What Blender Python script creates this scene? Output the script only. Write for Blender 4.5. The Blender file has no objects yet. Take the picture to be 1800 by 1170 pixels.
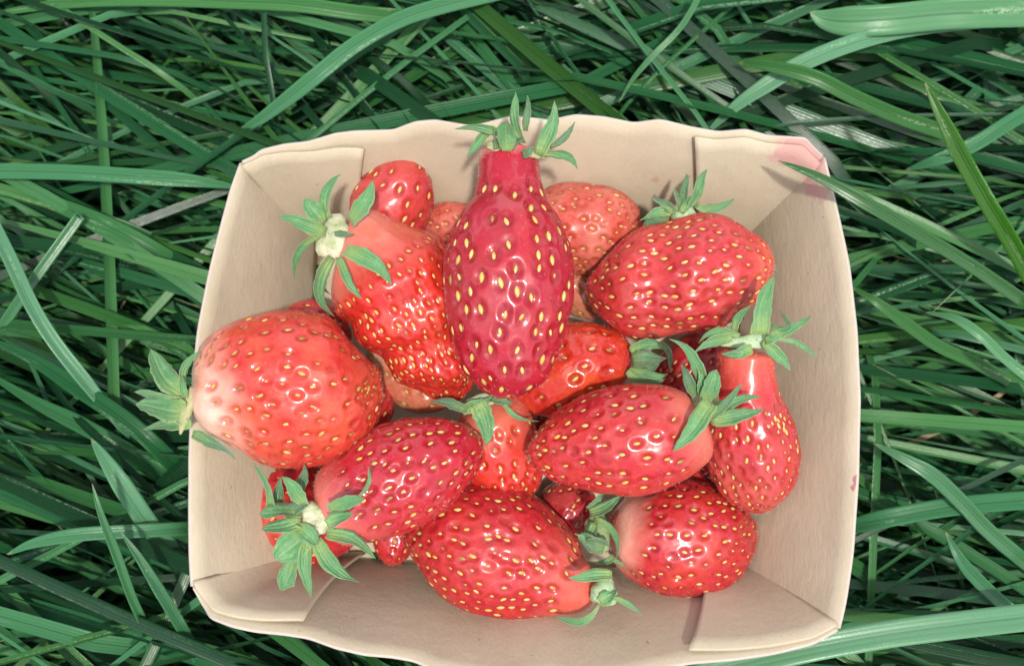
import bpy, math, random
import numpy as np
from mathutils import Matrix, Vector

rng = np.random.default_rng(7)
random.seed(7)
sc = bpy.context.scene
COL = sc.collection

# ------------------------------------------------------------------ camera
TILT = math.radians(10.0)
DIST = 0.204                       # camera to the middle of the punnet's rim
LENS = 32.0
F = 1800 * LENS / 36.0             # focal length in pixels of the photograph
CT, ST = math.cos(TILT), math.sin(TILT)
CAM = np.array([0, -ST * DIST, 0.05 + CT * DIST])
VIEW = np.array([0, ST, -CT])
cam = bpy.data.cameras.new('camera')
cam.lens = LENS
cam.sensor_width = 36
cam.clip_start = 0.01
cam.clip_end = 200
cam.dof.use_dof = True
cam.dof.focus_distance = 0.192
cam.dof.aperture_fstop = 18.0
camo = bpy.data.objects.new('camera', cam)
camo.location = CAM
camo.rotation_euler = (TILT, 0, 0)
COL.objects.link(camo)
sc.camera = camo

# ------------------------------------------------------------------ light
SUN_EL = math.radians(60)
trav = Vector((-0.10, 0.25, -1.0)).normalized()      # the way the sunlight travels
world = bpy.data.worlds.new('World')
sc.world = world
world.use_nodes = True
nt = world.node_tree
bg = nt.nodes['Background']
sky = nt.nodes.new('ShaderNodeTexSky')
sky.sky_type = 'NISHITA'
sky.sun_disc = False
sky.sun_elevation = math.asin(-trav.z)
sky.sun_rotation = math.atan2(-trav.x, -trav.y)
sky.air_density = 1.0
sky.dust_density = 4.0
sky.ozone_density = 1.0
# unseen white cloud patches, added over the dome for fill and patchy fruit reflections
tc = nt.nodes.new('ShaderNodeTexCoord')
cn = nt.nodes.new('ShaderNodeTexNoise')
cn.inputs['Scale'].default_value = 1.7
cn.inputs['Detail'].default_value = 4
cn.inputs['Roughness'].default_value = .5
cr = nt.nodes.new('ShaderNodeMapRange')
cr.interpolation_type = 'SMOOTHSTEP'
cr.inputs[1].default_value = .475
cr.inputs[2].default_value = .535
cr.inputs[4].default_value = .9
cm = nt.nodes.new('ShaderNodeMix')
cm.data_type = 'RGBA'
nt.links.new(tc.outputs['Generated'], cn.inputs['Vector'])
nt.links.new(cn.outputs['Fac'], cr.inputs[0])
nt.links.new(cr.outputs[0], cm.inputs[0])
nt.links.new(sky.outputs['Color'], cm.inputs[6])
cm.inputs[7].default_value = (9.8, 9.8, 10.2, 1)
nt.links.new(cm.outputs[2], bg.inputs['Color'])
bg.inputs['Strength'].default_value = 0.15
sun = bpy.data.lights.new('sun', 'SUN')
sun.energy = 3.5
sun.angle = math.radians(3.0)
sun.color = (1.0, 0.96, 0.88)
suno = bpy.data.objects.new('sun', sun)
suno.rotation_euler = trav.to_track_quat('-Z', 'Y').to_euler()
suno.location = (0.3, -0.6, 1.2)
COL.objects.link(suno)

vs = sc.view_settings
vs.view_transform = 'Standard'
vs.look = 'None'
vs.exposure = 0.05
vs.gamma = 1.0
vs.use_curve_mapping = False


# ------------------------------------------------------------------ helpers
def U(px, py, z):
    """world point at height z that the photograph shows at (px, py)"""
    x, y = (px - 900) / F, -(py - 585) / F
    d = np.array([x, CT * y + ST, ST * y - CT])
    return CAM + d * ((z - CAM[2]) / d[2])


def DEP(p):
    return float(np.dot(np.asarray(p) - CAM, VIEW))


def PX(p):
    """metres per photograph pixel at point p"""
    return DEP(p) / F


def link(name, me, mat=None, parent=None):
    o = bpy.data.objects.new(name, me)
    COL.objects.link(o)
    if mat is not None and me is not None:
        me.materials.append(mat)
    if parent is not None:
        o.parent = parent
    return o


def tag(o, label=None, cat=None, group=None, kind=None):
    if label: o['label'] = label
    if cat: o['category'] = cat
    if group: o['group'] = group
    if kind: o['kind'] = kind
    return o


def empty(name, loc):
    o = bpy.data.objects.new(name, None)
    o.empty_display_size = 0.01
    o.location = loc
    COL.objects.link(o)
    return o


def mesh(name, V, Q, smooth=True, attrs=None, uv=None):
    V = np.asarray(V, float)
    Q = np.asarray(Q, np.int32)
    me = bpy.data.meshes.new(name)
    n, k = Q.shape
    me.vertices.add(len(V))
    me.vertices.foreach_set('co', V.ravel())
    me.loops.add(n * k)
    me.loops.foreach_set('vertex_index', Q.ravel())
    me.polygons.add(n)
    me.polygons.foreach_set('loop_start', np.arange(n, dtype=np.int32) * k)
    me.polygons.foreach_set('use_smooth', np.full(n, smooth))
    if attrs:
        for an, av in attrs.items():
            a = me.attributes.new(an, 'FLOAT', 'POINT')
            a.data.foreach_set('value', np.asarray(av, np.float32).ravel())
    if uv is not None:
        l = me.uv_layers.new(name='UVMap')
        l.data.foreach_set('uv', np.asarray(uv, np.float32)[Q.ravel()].ravel())
    me.update(calc_edges=True)
    me.validate()
    return me


def gridq(nu, nv, closed=False, off=0):
    """quads of a grid of nu x nv vertices (closed wraps the v direction)"""
    i = np.arange(nu - 1)[:, None]
    j = np.arange(nv if closed else nv - 1)[None, :]
    j2 = (j + 1) % nv
    a, b = i * nv + j, i * nv + j2
    c, d = (i + 1) * nv + j2, (i + 1) * nv + j
    return np.stack([a, b, c, d], -1).reshape(-1, 4) + off


def thick_grid(P, off, name, **kw):
    """closed slab from a grid of points P (nu,nv,3) and the same grid moved by off"""
    nu, nv = P.shape[:2]
    V = np.concatenate([P.reshape(-1, 3), (P + off).reshape(-1, 3)])
    N = nu * nv
    q = [gridq(nu, nv), gridq(nu, nv, off=N)[:, ::-1]]
    rim = [i * nv for i in range(nu)] + [(nu - 1) * nv + j for j in range(1, nv)] \
        + [i * nv + nv - 1 for i in range(nu - 2, -1, -1)] + [j for j in range(nv - 2, 0, -1)]
    r = np.array(rim)
    r2 = np.roll(r, -1)
    q.append(np.stack([r, r2, r2 + N, r + N], -1))
    return mesh(name, V, np.concatenate(q), **kw)


def catmull(P, n):
    P = np.asarray(P, float)
    if P.ndim == 1: P = P[:, None]
    Q = np.vstack([2 * P[0] - P[1], P, 2 * P[-1] - P[-2]])
    t = np.asarray(n) * (len(P) - 1) if not np.isscalar(n) else np.linspace(0, len(P) - 1, n)
    k = np.clip(t.astype(int), 0, len(P) - 2)
    f = (t - k)[:, None]
    a, b, c, d = Q[k], Q[k + 1], Q[k + 2], Q[k + 3]
    return .5 * (2 * b + (c - a) * f + (2 * a - 5 * b + 4 * c - d) * f ** 2 + (3 * b - a - 3 * c + d) * f ** 3)


def unit(v):
    return v / (np.linalg.norm(v, axis=-1, keepdims=True) + 1e-12)


def lumpfield(seed, wl):
    r = np.random.default_rng(seed)
    K = unit(r.normal(size=(7, 3))) * (2 * math.pi / (wl * r.uniform(.7, 1.8, (7, 1))))
    ph = r.uniform(0, 6.28, 7)
    return lambda P: np.sin(P @ K.T + ph).sum(-1) / 3.0


# ------------------------------------------------------------------ materials
class NT:
    def __init__(s, name):
        s.m = bpy.data.materials.new(name)
        s.m.use_nodes = True
        s.t = s.m.node_tree
        s.b = s.t.nodes['Principled BSDF']

    def n(s, typ, **kw):
        x = s.t.nodes.new(typ)
        for k, v in kw.items():
            setattr(x, k, v)
        return x

    def l(s, a, b):
        s.t.links.new(a, b)

    def noise(s, scale, detail=3, rough=.5, vec=None, dist=0):
        x = s.n('ShaderNodeTexNoise')
        x.inputs['Scale'].default_value = scale
        x.inputs['Detail'].default_value = detail
        x.inputs['Roughness'].default_value = rough
        x.inputs['Distortion'].default_value = dist
        if vec is not None: s.l(vec, x.inputs['Vector'])
        return x.outputs['Fac']

    def obj(s):
        return s.n('ShaderNodeTexCoord').outputs['Object']

    def ramp(s, fac, stops, interp='LINEAR'):
        x = s.n('ShaderNodeValToRGB')
        x.color_ramp.interpolation = interp
        e = x.color_ramp.elements
        while len(e) < len(stops): e.new(.5)
        for el, (p, c) in zip(e, stops):
            el.position = p
            el.color = (*c, 1) if len(c) == 3 else c
        s.l(fac, x.inputs['Fac'])
        return x.outputs['Color']

    def mix(s, fac, a, b, mode='MIX'):
        x = s.n('ShaderNodeMix', data_type='RGBA', blend_type=mode)
        for v, i in ((fac, 0), (a, 6), (b, 7)):
            if hasattr(v, 'links'): s.l(v, x.inputs[i])
            else: x.inputs[i].default_value = v if i == 0 else (*v, 1)
        return x.outputs[2]

    def math(s, op, a, b=0.0, c=None, clamp=False):
        x = s.n('ShaderNodeMath', operation=op, use_clamp=clamp)
        for v, i in ((a, 0), (b, 1), (c, 2)):
            if v is None: continue
            if hasattr(v, 'links'): s.l(v, x.inputs[i])
            else: x.inputs[i].default_value = v
        return x.outputs[0]

    def rng(s, v, a, b, c=0., d=1.):
        x = s.n('ShaderNodeMapRange')
        s.l(v, x.inputs[0])
        for i, k in enumerate((a, b, c, d)): x.inputs[i + 1].default_value = k
        return x.outputs[0]

    def attr(s, name):
        return s.n('ShaderNodeAttribute', attribute_name=name).outputs['Fac']

    def bump(s, h, strength, dist):
        x = s.n('ShaderNodeBump')
        x.inputs['Strength'].default_value = strength
        x.inputs['Distance'].default_value = dist
        s.l(h, x.inputs['Height'])
        s.l(x.outputs['Normal'], s.b.inputs['Normal'])

    def set(s, **kw):
        for k, v in kw.items():
            i = s.b.inputs[k]
            if hasattr(v, 'links'): s.l(v, i)
            elif hasattr(i.default_value, '__len__') and len(i.default_value) == 4 and len(v) == 3: i.default_value = (*v, 1)
            else: i.default_value = v
        return s.m


def mat_flesh(name, red, neck, ripe2, nend=.18, blotch=.5, rough=.26, seed=0.):
    k = NT(name)
    o = k.obj()
    mp = k.n('ShaderNodeMapping')
    mp.inputs['Location'].default_value = (seed, seed * .7, -seed)
    k.l(o, mp.inputs['Vector'])
    v = mp.outputs[0]
    al = k.attr('along')
    big = k.noise(70, 3, .55, v)
    fac = k.math('ADD', al, k.math('MULTIPLY', k.math('SUBTRACT', big, .5), .22))
    base = k.mix(k.rng(fac, nend * .35, nend), neck, red)
    bl = k.noise(110, 2, .5, v, .4)
    base = k.mix(k.math('MULTIPLY', k.rng(bl, .42, .68), blotch), base, ripe2)
    fine = k.noise(900, 3, .6, v)
    base = k.mix(k.rng(fine, .35, .75, 0, .22), base, tuple(min(1, c * 1.5 + .02) for c in ripe2))
    c3 = k.noise(38, 2, .5, v, .8)
    base = k.mix(k.rng(c3, .56, .72, 0, .35), base, tuple(min(1, x * .85 + y) for x, y in zip(ripe2, (.08, .09, .07))))
    pit = k.attr('pit')
    base = k.mix(k.math('MULTIPLY', pit, .6), base, (red[0] * .72, red[1] * .7, red[2] * .35))  # pits tinted deeper red: shade and missing sheen put into the colour
    k.bump(k.math('ADD', k.noise(1300, 3, .6, v), k.math('MULTIPLY', k.noise(420, 2, .5, v), 1.2)), .5, .00022)
    return k.set(**{'Base Color': base, 'Roughness': k.rng(big, .3, .7, rough + .16, rough + .30),
                    'Subsurface Weight': .16, 'Subsurface Radius': (1.0, .2, .15), 'Subsurface Scale': .0014,
                    'Specular IOR Level': .25, 'Coat Weight': k.rng(k.noise(150, 3, .6, v), .38, .6, .3, .85), 'Coat Roughness': k.rng(fine, .3, .7, rough * .4, rough * .95), 'Coat IOR': 1.6})


def mat_seed(name, col, col2):
    k = NT(name)
    r = k.n('ShaderNodeObjectInfo').outputs['Random']
    return k.set(**{'Base Color': k.mix(r, col, col2), 'Roughness': .4, 'Specular IOR Level': .5,
                    'Subsurface Weight': .15, 'Subsurface Radius': (1., .6, .25), 'Subsurface Scale': .0006})


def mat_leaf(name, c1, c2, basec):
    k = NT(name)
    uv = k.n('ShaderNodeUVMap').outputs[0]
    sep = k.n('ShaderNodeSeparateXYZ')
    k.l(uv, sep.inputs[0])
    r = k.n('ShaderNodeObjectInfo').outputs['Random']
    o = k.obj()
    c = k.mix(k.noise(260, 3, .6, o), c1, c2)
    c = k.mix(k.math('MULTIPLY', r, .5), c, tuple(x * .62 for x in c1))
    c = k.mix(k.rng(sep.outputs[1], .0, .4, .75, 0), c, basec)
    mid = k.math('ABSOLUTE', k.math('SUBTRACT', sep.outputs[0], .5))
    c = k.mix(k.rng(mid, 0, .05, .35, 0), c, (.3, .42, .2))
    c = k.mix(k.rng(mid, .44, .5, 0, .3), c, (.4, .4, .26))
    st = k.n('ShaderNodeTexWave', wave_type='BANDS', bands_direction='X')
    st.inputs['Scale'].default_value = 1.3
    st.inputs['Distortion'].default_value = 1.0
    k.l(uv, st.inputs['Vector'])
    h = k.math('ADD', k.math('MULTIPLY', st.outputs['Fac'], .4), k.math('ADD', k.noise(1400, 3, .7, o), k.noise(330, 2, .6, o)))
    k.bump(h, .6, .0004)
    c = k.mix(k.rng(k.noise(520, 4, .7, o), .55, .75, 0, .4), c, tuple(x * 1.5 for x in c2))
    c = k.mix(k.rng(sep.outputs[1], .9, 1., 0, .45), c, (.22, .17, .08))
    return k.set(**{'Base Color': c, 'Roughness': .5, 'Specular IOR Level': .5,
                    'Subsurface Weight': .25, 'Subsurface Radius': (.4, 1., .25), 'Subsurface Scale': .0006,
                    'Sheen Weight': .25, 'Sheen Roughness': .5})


def mat_grass(name, dark, mid, light, yellow, translucent=.18, glint_amt=.5):
    k = NT(name)
    uv = k.n('ShaderNodeUVMap').outputs[0]
    sep = k.n('ShaderNodeSeparateXYZ')
    k.l(uv, sep.inputs[0])
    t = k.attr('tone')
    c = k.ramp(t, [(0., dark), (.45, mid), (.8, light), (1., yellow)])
    hue = k.math('FRACT', k.math('MULTIPLY', t, 613.7))
    c = k.mix(k.rng(hue, .45, 1., 0, .55), c, yellow)
    # long faint veins
    w = k.n('ShaderNodeTexWave', wave_type='BANDS', bands_direction='X')
    w.inputs['Scale'].default_value = 1.8
    w.inputs['Distortion'].default_value = .4
    k.l(uv, w.inputs['Vector'])
    c = k.mix(k.math('MULTIPLY', w.outputs['Fac'], .08), c, tuple(x * 1.5 for x in light))
    mid_ = k.math('ABSOLUTE', k.math('SUBTRACT', sep.outputs[0], .5))
    c = k.mix(k.rng(mid_, .0, .045, .5, 0), c, tuple(x * .5 for x in dark))
    # pale streaks standing for glints, painted into the blade's colour
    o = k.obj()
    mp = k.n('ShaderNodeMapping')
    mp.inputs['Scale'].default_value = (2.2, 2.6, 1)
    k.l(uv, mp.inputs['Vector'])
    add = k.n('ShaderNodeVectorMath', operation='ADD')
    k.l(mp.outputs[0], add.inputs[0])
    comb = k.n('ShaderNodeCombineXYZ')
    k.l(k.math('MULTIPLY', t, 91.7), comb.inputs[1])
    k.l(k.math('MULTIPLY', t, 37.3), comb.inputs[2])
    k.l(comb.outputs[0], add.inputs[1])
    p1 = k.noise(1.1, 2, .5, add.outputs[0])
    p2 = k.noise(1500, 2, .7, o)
    glint_mask = k.math('MULTIPLY', k.rng(p1, .62, .74), k.rng(p2, .40, .66))
    c = k.mix(k.math('MULTIPLY', glint_mask, glint_amt), c, (.34, .46, .30))
    # dry tips
    c = k.mix(k.rng(sep.outputs[1], .955, 1., 0, .6), c, (.4, .36, .2))
    k.bump(k.math('ADD', k.math('MULTIPLY', w.outputs['Fac'], .5), k.math('MULTIPLY', p2, .5)), .25, .00025)
    return k.set(**{'Base Color': c, 'Roughness': k.rng(p2, .3, .7, .26, .42), 'Specular IOR Level': k.rng(k.math('FRACT', k.math('MULTIPLY', t, 211.3)), .5, 1., .08, .5),
                    'Transmission Weight': 0.0, 'Subsurface Weight': translucent,
                    'Subsurface Radius': (.35, 1., .2), 'Subsurface Scale': .0012})


# ------------------------------------------------------------------ ground
k = NT('soil')
o = k.obj()
gc = k.ramp(k.noise(60, 5, .65, o), [(.3, (.012, .010, .007)), (.6, (.035, .027, .017)), (.8, (.06, .05, .03))])
k.bump(k.noise(140, 5, .7, o), .8, .004)
M_soil = k.set(**{'Base Color': gc, 'Roughness': .95})
GZ = -0.065
g = 30
xs = np.concatenate([[-g], np.linspace(-.6, .6, 41), [g]])
X, Y = np.meshgrid(xs, xs, indexing='ij')
Z = GZ + .004 * np.sin(X * 61 + 1.3) * np.sin(Y * 53) + .003 * np.sin(X * 127 + Y * 90)
ground = link('ground', mesh('ground', np.stack([X, Y, Z], -1).reshape(-1, 3), gridq(43, 43)), M_soil)
tag(ground, kind='structure')

# ------------------------------------------------------------------ punnet
BZ = .012                           # height of the punnet's floor
k = NT('kraft_card')
o = k.obj()
fib = k.n('ShaderNodeMapping')
fib.inputs['Scale'].default_value = (1, .22, .6)
k.l(o, fib.inputs['Vector'])
n1 = k.noise(45, 4, .6, o)
n2 = k.noise(1500, 3, .7, fib.outputs[0])
c = k.mix(k.rng(n1, .3, .7), (.395, .347, .240), (.505, .445, .325))
c = k.mix(k.rng(k.noise(14, 4, .6, o), .45, .7, 0, .5), c, (.50, .42, .31))
c = k.mix(k.rng(n2, .3, .7, 0, .35), c, (.54, .46, .36))
spk = k.noise(520, 2, .6, o)
c = k.mix(k.rng(spk, .735, .77, 0, .55), c, (.22, .14, .09))


def stain(c, p, r, col, amt, seedscale=160):
    vd = k.n('ShaderNodeVectorMath', operation='DISTANCE')
    k.l(o, vd.inputs[0])
    vd.inputs[1].default_value = p
    d = k.math('ADD', vd.outputs['Value'], k.math('MULTIPLY', k.math('SUBTRACT', k.noise(max(seedscale, .9 / r), 3, .6, o), .5), r * 1.3))
    return k.mix(k.rng(d, r * .88, r, amt, 0), c, col)


for (sx, sy, sz, r, col, amt) in (
        (1410, 268, .05, .0058, (.46, .24, .23), .75), (1445, 320, .046, .0052, (.48, .26, .25), .65),
        (1380, 262, .047, .0045, (.50, .27, .25), .5),
        (1505, 842, .05, .0011, (.30, .06, .09), .7), (1503, 856, .049, .0010, (.32, .06, .09), .7), (1464, 488, .043, .0010, (.5, .24, .2), .5), (1467, 500, .043, .0008, (.5, .24, .2), .5), (1452, 545, .041, .0008, (.5, .27, .23), .4),
        (1415, 640, .032, .0009, (.3, .2, .13), .4), (845, 320, .04, .0006, (.25, .17, .1), .6),
        (1450, 560, .04, .0011, (.5, .27, .23), .45), (1152, 318, .035, .0012, (.42, .22, .17), .5),
        (668, 1082, .033, .0008, (.2, .12, .07), .6), (480, 1030, .04, .004, (.46, .34, .26), .4)):
    c = stain(c, tuple(U(sx, sy, sz) - np.array([0, 0, BZ - .001])), r, col, amt)
k.bump(k.math('ADD', k.math('MULTIPLY', n2, .7), k.noise(220, 3, .5, o)), .4, .0004)
M_card = k.set(**{'Base Color': c, 'Roughness': .62, 'Specular IOR Level': .35,
                  'Subsurface Weight': .1, 'Subsurface Radius': (1, .8, .6), 'Subsurface Scale': .001})

k = NT('card_cut_edge')
M_edge = k.set(**{'Base Color': k.mix(k.noise(900, 3, .6, k.obj()), (.42, .36, .31), (.54, .48, .43)), 'Roughness': .8})
RZ = .05
B_TL, B_TR, B_BR, B_BL = (U(x, y, BZ) for x, y in ((560, 425), (1288, 432), (1262, 978), (578, 975)))
T_left = [(425, 286), (410, 330), (398, 380), (375, 480), (355, 580), (343, 680), (336, 800), (335, 900), (336, 970), (339, 1030)]
T_right = [(1447, 276), (1455, 310), (1470, 375), (1490, 465), (1505, 580), (1512, 700), (1508, 840), (1496, 970), (1482, 1060), (1473, 1104)]
T_back = [(425, 286), (445, 277), (458, 266), (500, 255), (540, 250), (590, 235), (625, 231), (690, 230), (730, 216), (765, 213), (830, 224),
          (895, 207), (935, 209), (965, 213), (1010, 204), (1060, 208), (1115, 219), (1160, 213), (1215, 225), (1265, 233),
          (1310, 228), (1350, 239), (1415, 244), (1447, 276)]
T_front = [(339, 1030), (350, 1052), (372, 1082), (415, 1098), (450, 1106), (500, 1112), (540, 1119), (590, 1138), (640, 1150), (690, 1154), (725, 1160),
           (770, 1178), (830, 1190), (900, 1196), (960, 1190), (1030, 1196), (1090, 1192), (1150, 1178), (1215, 1163), (1290, 1154),
           (1360, 1142), (1430, 1126), (1473, 1104)]


def rim_curve(tr, n):
    P = np.array([U(x, y, RZ) for x, y in tr])
    s = np.concatenate([[0], np.cumsum(np.linalg.norm(np.diff(P, axis=0), axis=1))])
    s /= s[-1]
    t = np.linspace(0, 1, n)
    return np.stack([np.interp(t, s, P[:, i]) for i in range(3)], -1)


def wall_grid(tr, b0, b1, n, nv, out):
    R = rim_curve(tr, n)
    for _ in range(1):
        R[1:-1] = (R[:-2] + 2 * R[1:-1] + R[2:]) / 4
    t = np.linspace(0, 1, n)
    if abs(out[1]) > .5:                       # long sides: the scallops are cut in height on a smoothly bowed wall
        ys = np.polyval(np.polyfit(t, R[:, 1], 4), t)
        dy = (R[:, 1] - ys) * np.minimum(1, np.minimum(t, 1 - t) / .08)
        dz = dy / (out[1] * (.80 if out[1] > 0 else .57))
        ys = R[:, 1] - dy
        R[:, 1] = ys + out[1] * .38 * dz
        R[:, 2] = RZ + dz
    b = b0[None] * (1 - t[:, None]) + b1[None] * t[:, None]
    b = b + np.array(out)[None] * (.0015 * np.sin(math.pi * t))[:, None]
    v = np.linspace(0, 1, nv)[None, :, None]
    G = b[:, None] * (1 - v) + R[:, None] * v
    G = G + np.array(out)[None, None] * (-.0010 * np.sin(math.pi * v))      # a soft roll towards the rim
    lf = lumpfield(3, .05)
    G = G + np.array(out)[None, None] * (.0004 * lf(G)[..., None] * v * (1 - np.abs(2 * t - 1)[:, None, None] ** 6))
    return G


OUT = {'L': (-1, 0, 0), 'R': (1, 0, 0), 'B': (0, 1, 0), 'F': (0, -1, 0)}
W = {'L': wall_grid(T_left, B_TL, B_BL, 60, 12, OUT['L']), 'R': wall_grid(T_right, B_TR, B_BR, 60, 12, OUT['R']),
     'B': wall_grid(T_back, B_TL, B_TR, 160, 12, OUT['B']), 'F': wall_grid(T_front, B_BL, B_BR, 160, 12, OUT['F'])}
punnet = empty('strawberry_punnet', (0, 0, BZ - .001))
tag(punnet, 'open brown cardboard punnet with wavy rim, full of strawberries, standing in grass', 'punnet')


def rel(P, root):
    return np.asarray(P) - np.array(root.location)


for kx in 'LRBF':
    m = thick_grid(rel(W[kx], punnet), np.array(OUT[kx]) * .0006 + np.array([0, 0, -.0001]), 'side_wall')
    ow = link('side_wall', m, M_card, punnet)
    m.materials.append(M_edge)
    nr = 2 * (W[kx].shape[0] + W[kx].shape[1]) - 4
    mi = np.zeros(len(m.polygons), np.int32)
    mi[-nr:] = 1
    m.polygons.foreach_set('material_index', mi)
bt = np.linspace(0, 1, 12)[:, None, None]
bu = np.linspace(0, 1, 12)[None, :, None]
BB = (B_TL * (1 - bu) + B_TR * bu) * (1 - bt) + (B_BL * (1 - bu) + B_BR * bu) * bt
cx = BB.mean((0, 1))
BB = cx + (BB - cx) * np.array([1.02, 1.03, 1])
link('base_panel', thick_grid(rel(BB, punnet) + np.array([0, 0, .0004]), np.array([0, 0, -.0009]), 'base_panel'), M_card, punnet)


def flap(side, u_end_top, u_end_base, from_start, vtop0, vtop1):
    """a glued corner flap lying on the inner face of a long wall"""
    G = W[side]
    n, nv = G.shape[:2]
    a = np.linspace(0, 1, 26)
    v = np.linspace(0.02, 1, 12)

    def ev(u, vv):
        uu = np.clip(u, 0, 1) * (n - 1)
        i = np.clip(uu.astype(int), 0, n - 2)
        f = (uu - i)[..., None]
        w2 = vv * (nv - 1)
        j = np.clip(w2.astype(int), 0, nv - 2)
        h = (w2 - j)[..., None]
        return (G[i, j] * (1 - f) + G[i + 1, j] * f) * (1 - h) + (G[i, j + 1] * (1 - f) + G[i + 1, j + 1] * f) * h
    A, Vv = np.meshgrid(a, v, indexing='ij')
    vv = Vv * (vtop0 + (vtop1 - vtop0) * A)
    ue = u_end_base + (u_end_top - u_end_base) * vv
    uu = A * ue
    if not from_start: uu = 1 - uu
    P = ev(uu, vv)
    # the flap's own top edge is cut straight in the photograph: undo the scallop of the wall behind
    inn = -np.array(OUT[side])
    P = P + inn * (.0005 + .0007 * A[..., None] ** 3) + np.array([0, 0, .0002])
    return link('corner_flap', thick_grid(rel(P, punnet), inn * .0006 + np.array([0, 0, .0002]), 'corner_flap'), M_card, punnet)


flap('B', .215, .10, True, 1.0, .92)
flap('F', .185, .10, True, 1.0, .93)
flap('B', .228, .10, False, .97, .985)
flap('F', .230, .04, False, 1.0, .965)

# ------------------------------------------------------------------ strawberries
SEEDM = {}
ZS = .005


def seed_mesh(kind, mat):
    """teardrop, long axis x, unit length"""
    V = [(-.5, 0, 0)]
    for x, r in ((-.36, .13), (-.1, .24), (.2, .22), (.42, .10)):
        for a in range(6):
            V.append((x, r * math.cos(a * math.pi / 3), .75 * r * math.sin(a * math.pi / 3)))
    V.append((.52, 0, .02))
    T = []
    for a in range(6):
        b = (a + 1) % 6
        T.append((0, 1 + b, 1 + a))
        for rr in range(3):
            p, q = 1 + rr * 6, 7 + rr * 6
            T += [(p + a, p + b, q + b), (p + a, q + b, q + a)]
        T.append((19 + a, 19 + b, 25))
    me = mesh('seed', V, T)
    me.materials.append(mat)
    SEEDM[kind] = me


seed_mesh('yellow', mat_seed('seed_yellow', (.60, .36, .07), (.66, .47, .16)))
seed_mesh('green', mat_seed('seed_green', (.44, .34, .08), (.56, .44, .15)))
seed_mesh('brown', mat_seed('seed_brown', (.26, .15, .03), (.52, .34, .09)))
k = NT('fine_hair')
M_hair = k.set(**{'Base Color': (.6, .45, .36), 'Roughness': .5})
M_SEPAL = mat_leaf('sepal', (.062, .205, .066), (.145, .325, .130), (.24, .33, .08))
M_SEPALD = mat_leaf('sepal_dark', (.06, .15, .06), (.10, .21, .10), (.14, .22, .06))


def cup_mat(name, c1, c2):
    k = NT(name)
    o = k.obj()
    c = k.mix(k.rng(k.noise(300, 4, .65, o), .35, .65), c1, c2)
    c = k.mix(k.rng(k.noise(900, 2, .6, o), .6, .7, 0, .5), c, tuple(x * .4 for x in c1))
    k.bump(k.noise(700, 4, .7, o), .8, .0006)
    return k.set(**{'Base Color': c, 'Roughness': .5, 'Subsurface Weight': .3, 'Subsurface Radius': (1, 1, .5), 'Subsurface Scale': .001})


M_CUP = {'green': cup_mat('calyx_green', (.16, .26, .10), (.30, .38, .18)),
         'cream': cup_mat('calyx_cream', (.28, .35, .15), (.62, .58, .44)),
         'bud': cup_mat('calyx_bud', (.26, .42, .22), (.42, .55, .34)),
         'pale': cup_mat('calyx_pale', (.22, .28, .11), (.42, .38, .2)),
         'brown': cup_mat('calyx_brown', (.30, .24, .10), (.46, .36, .2))}


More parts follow.
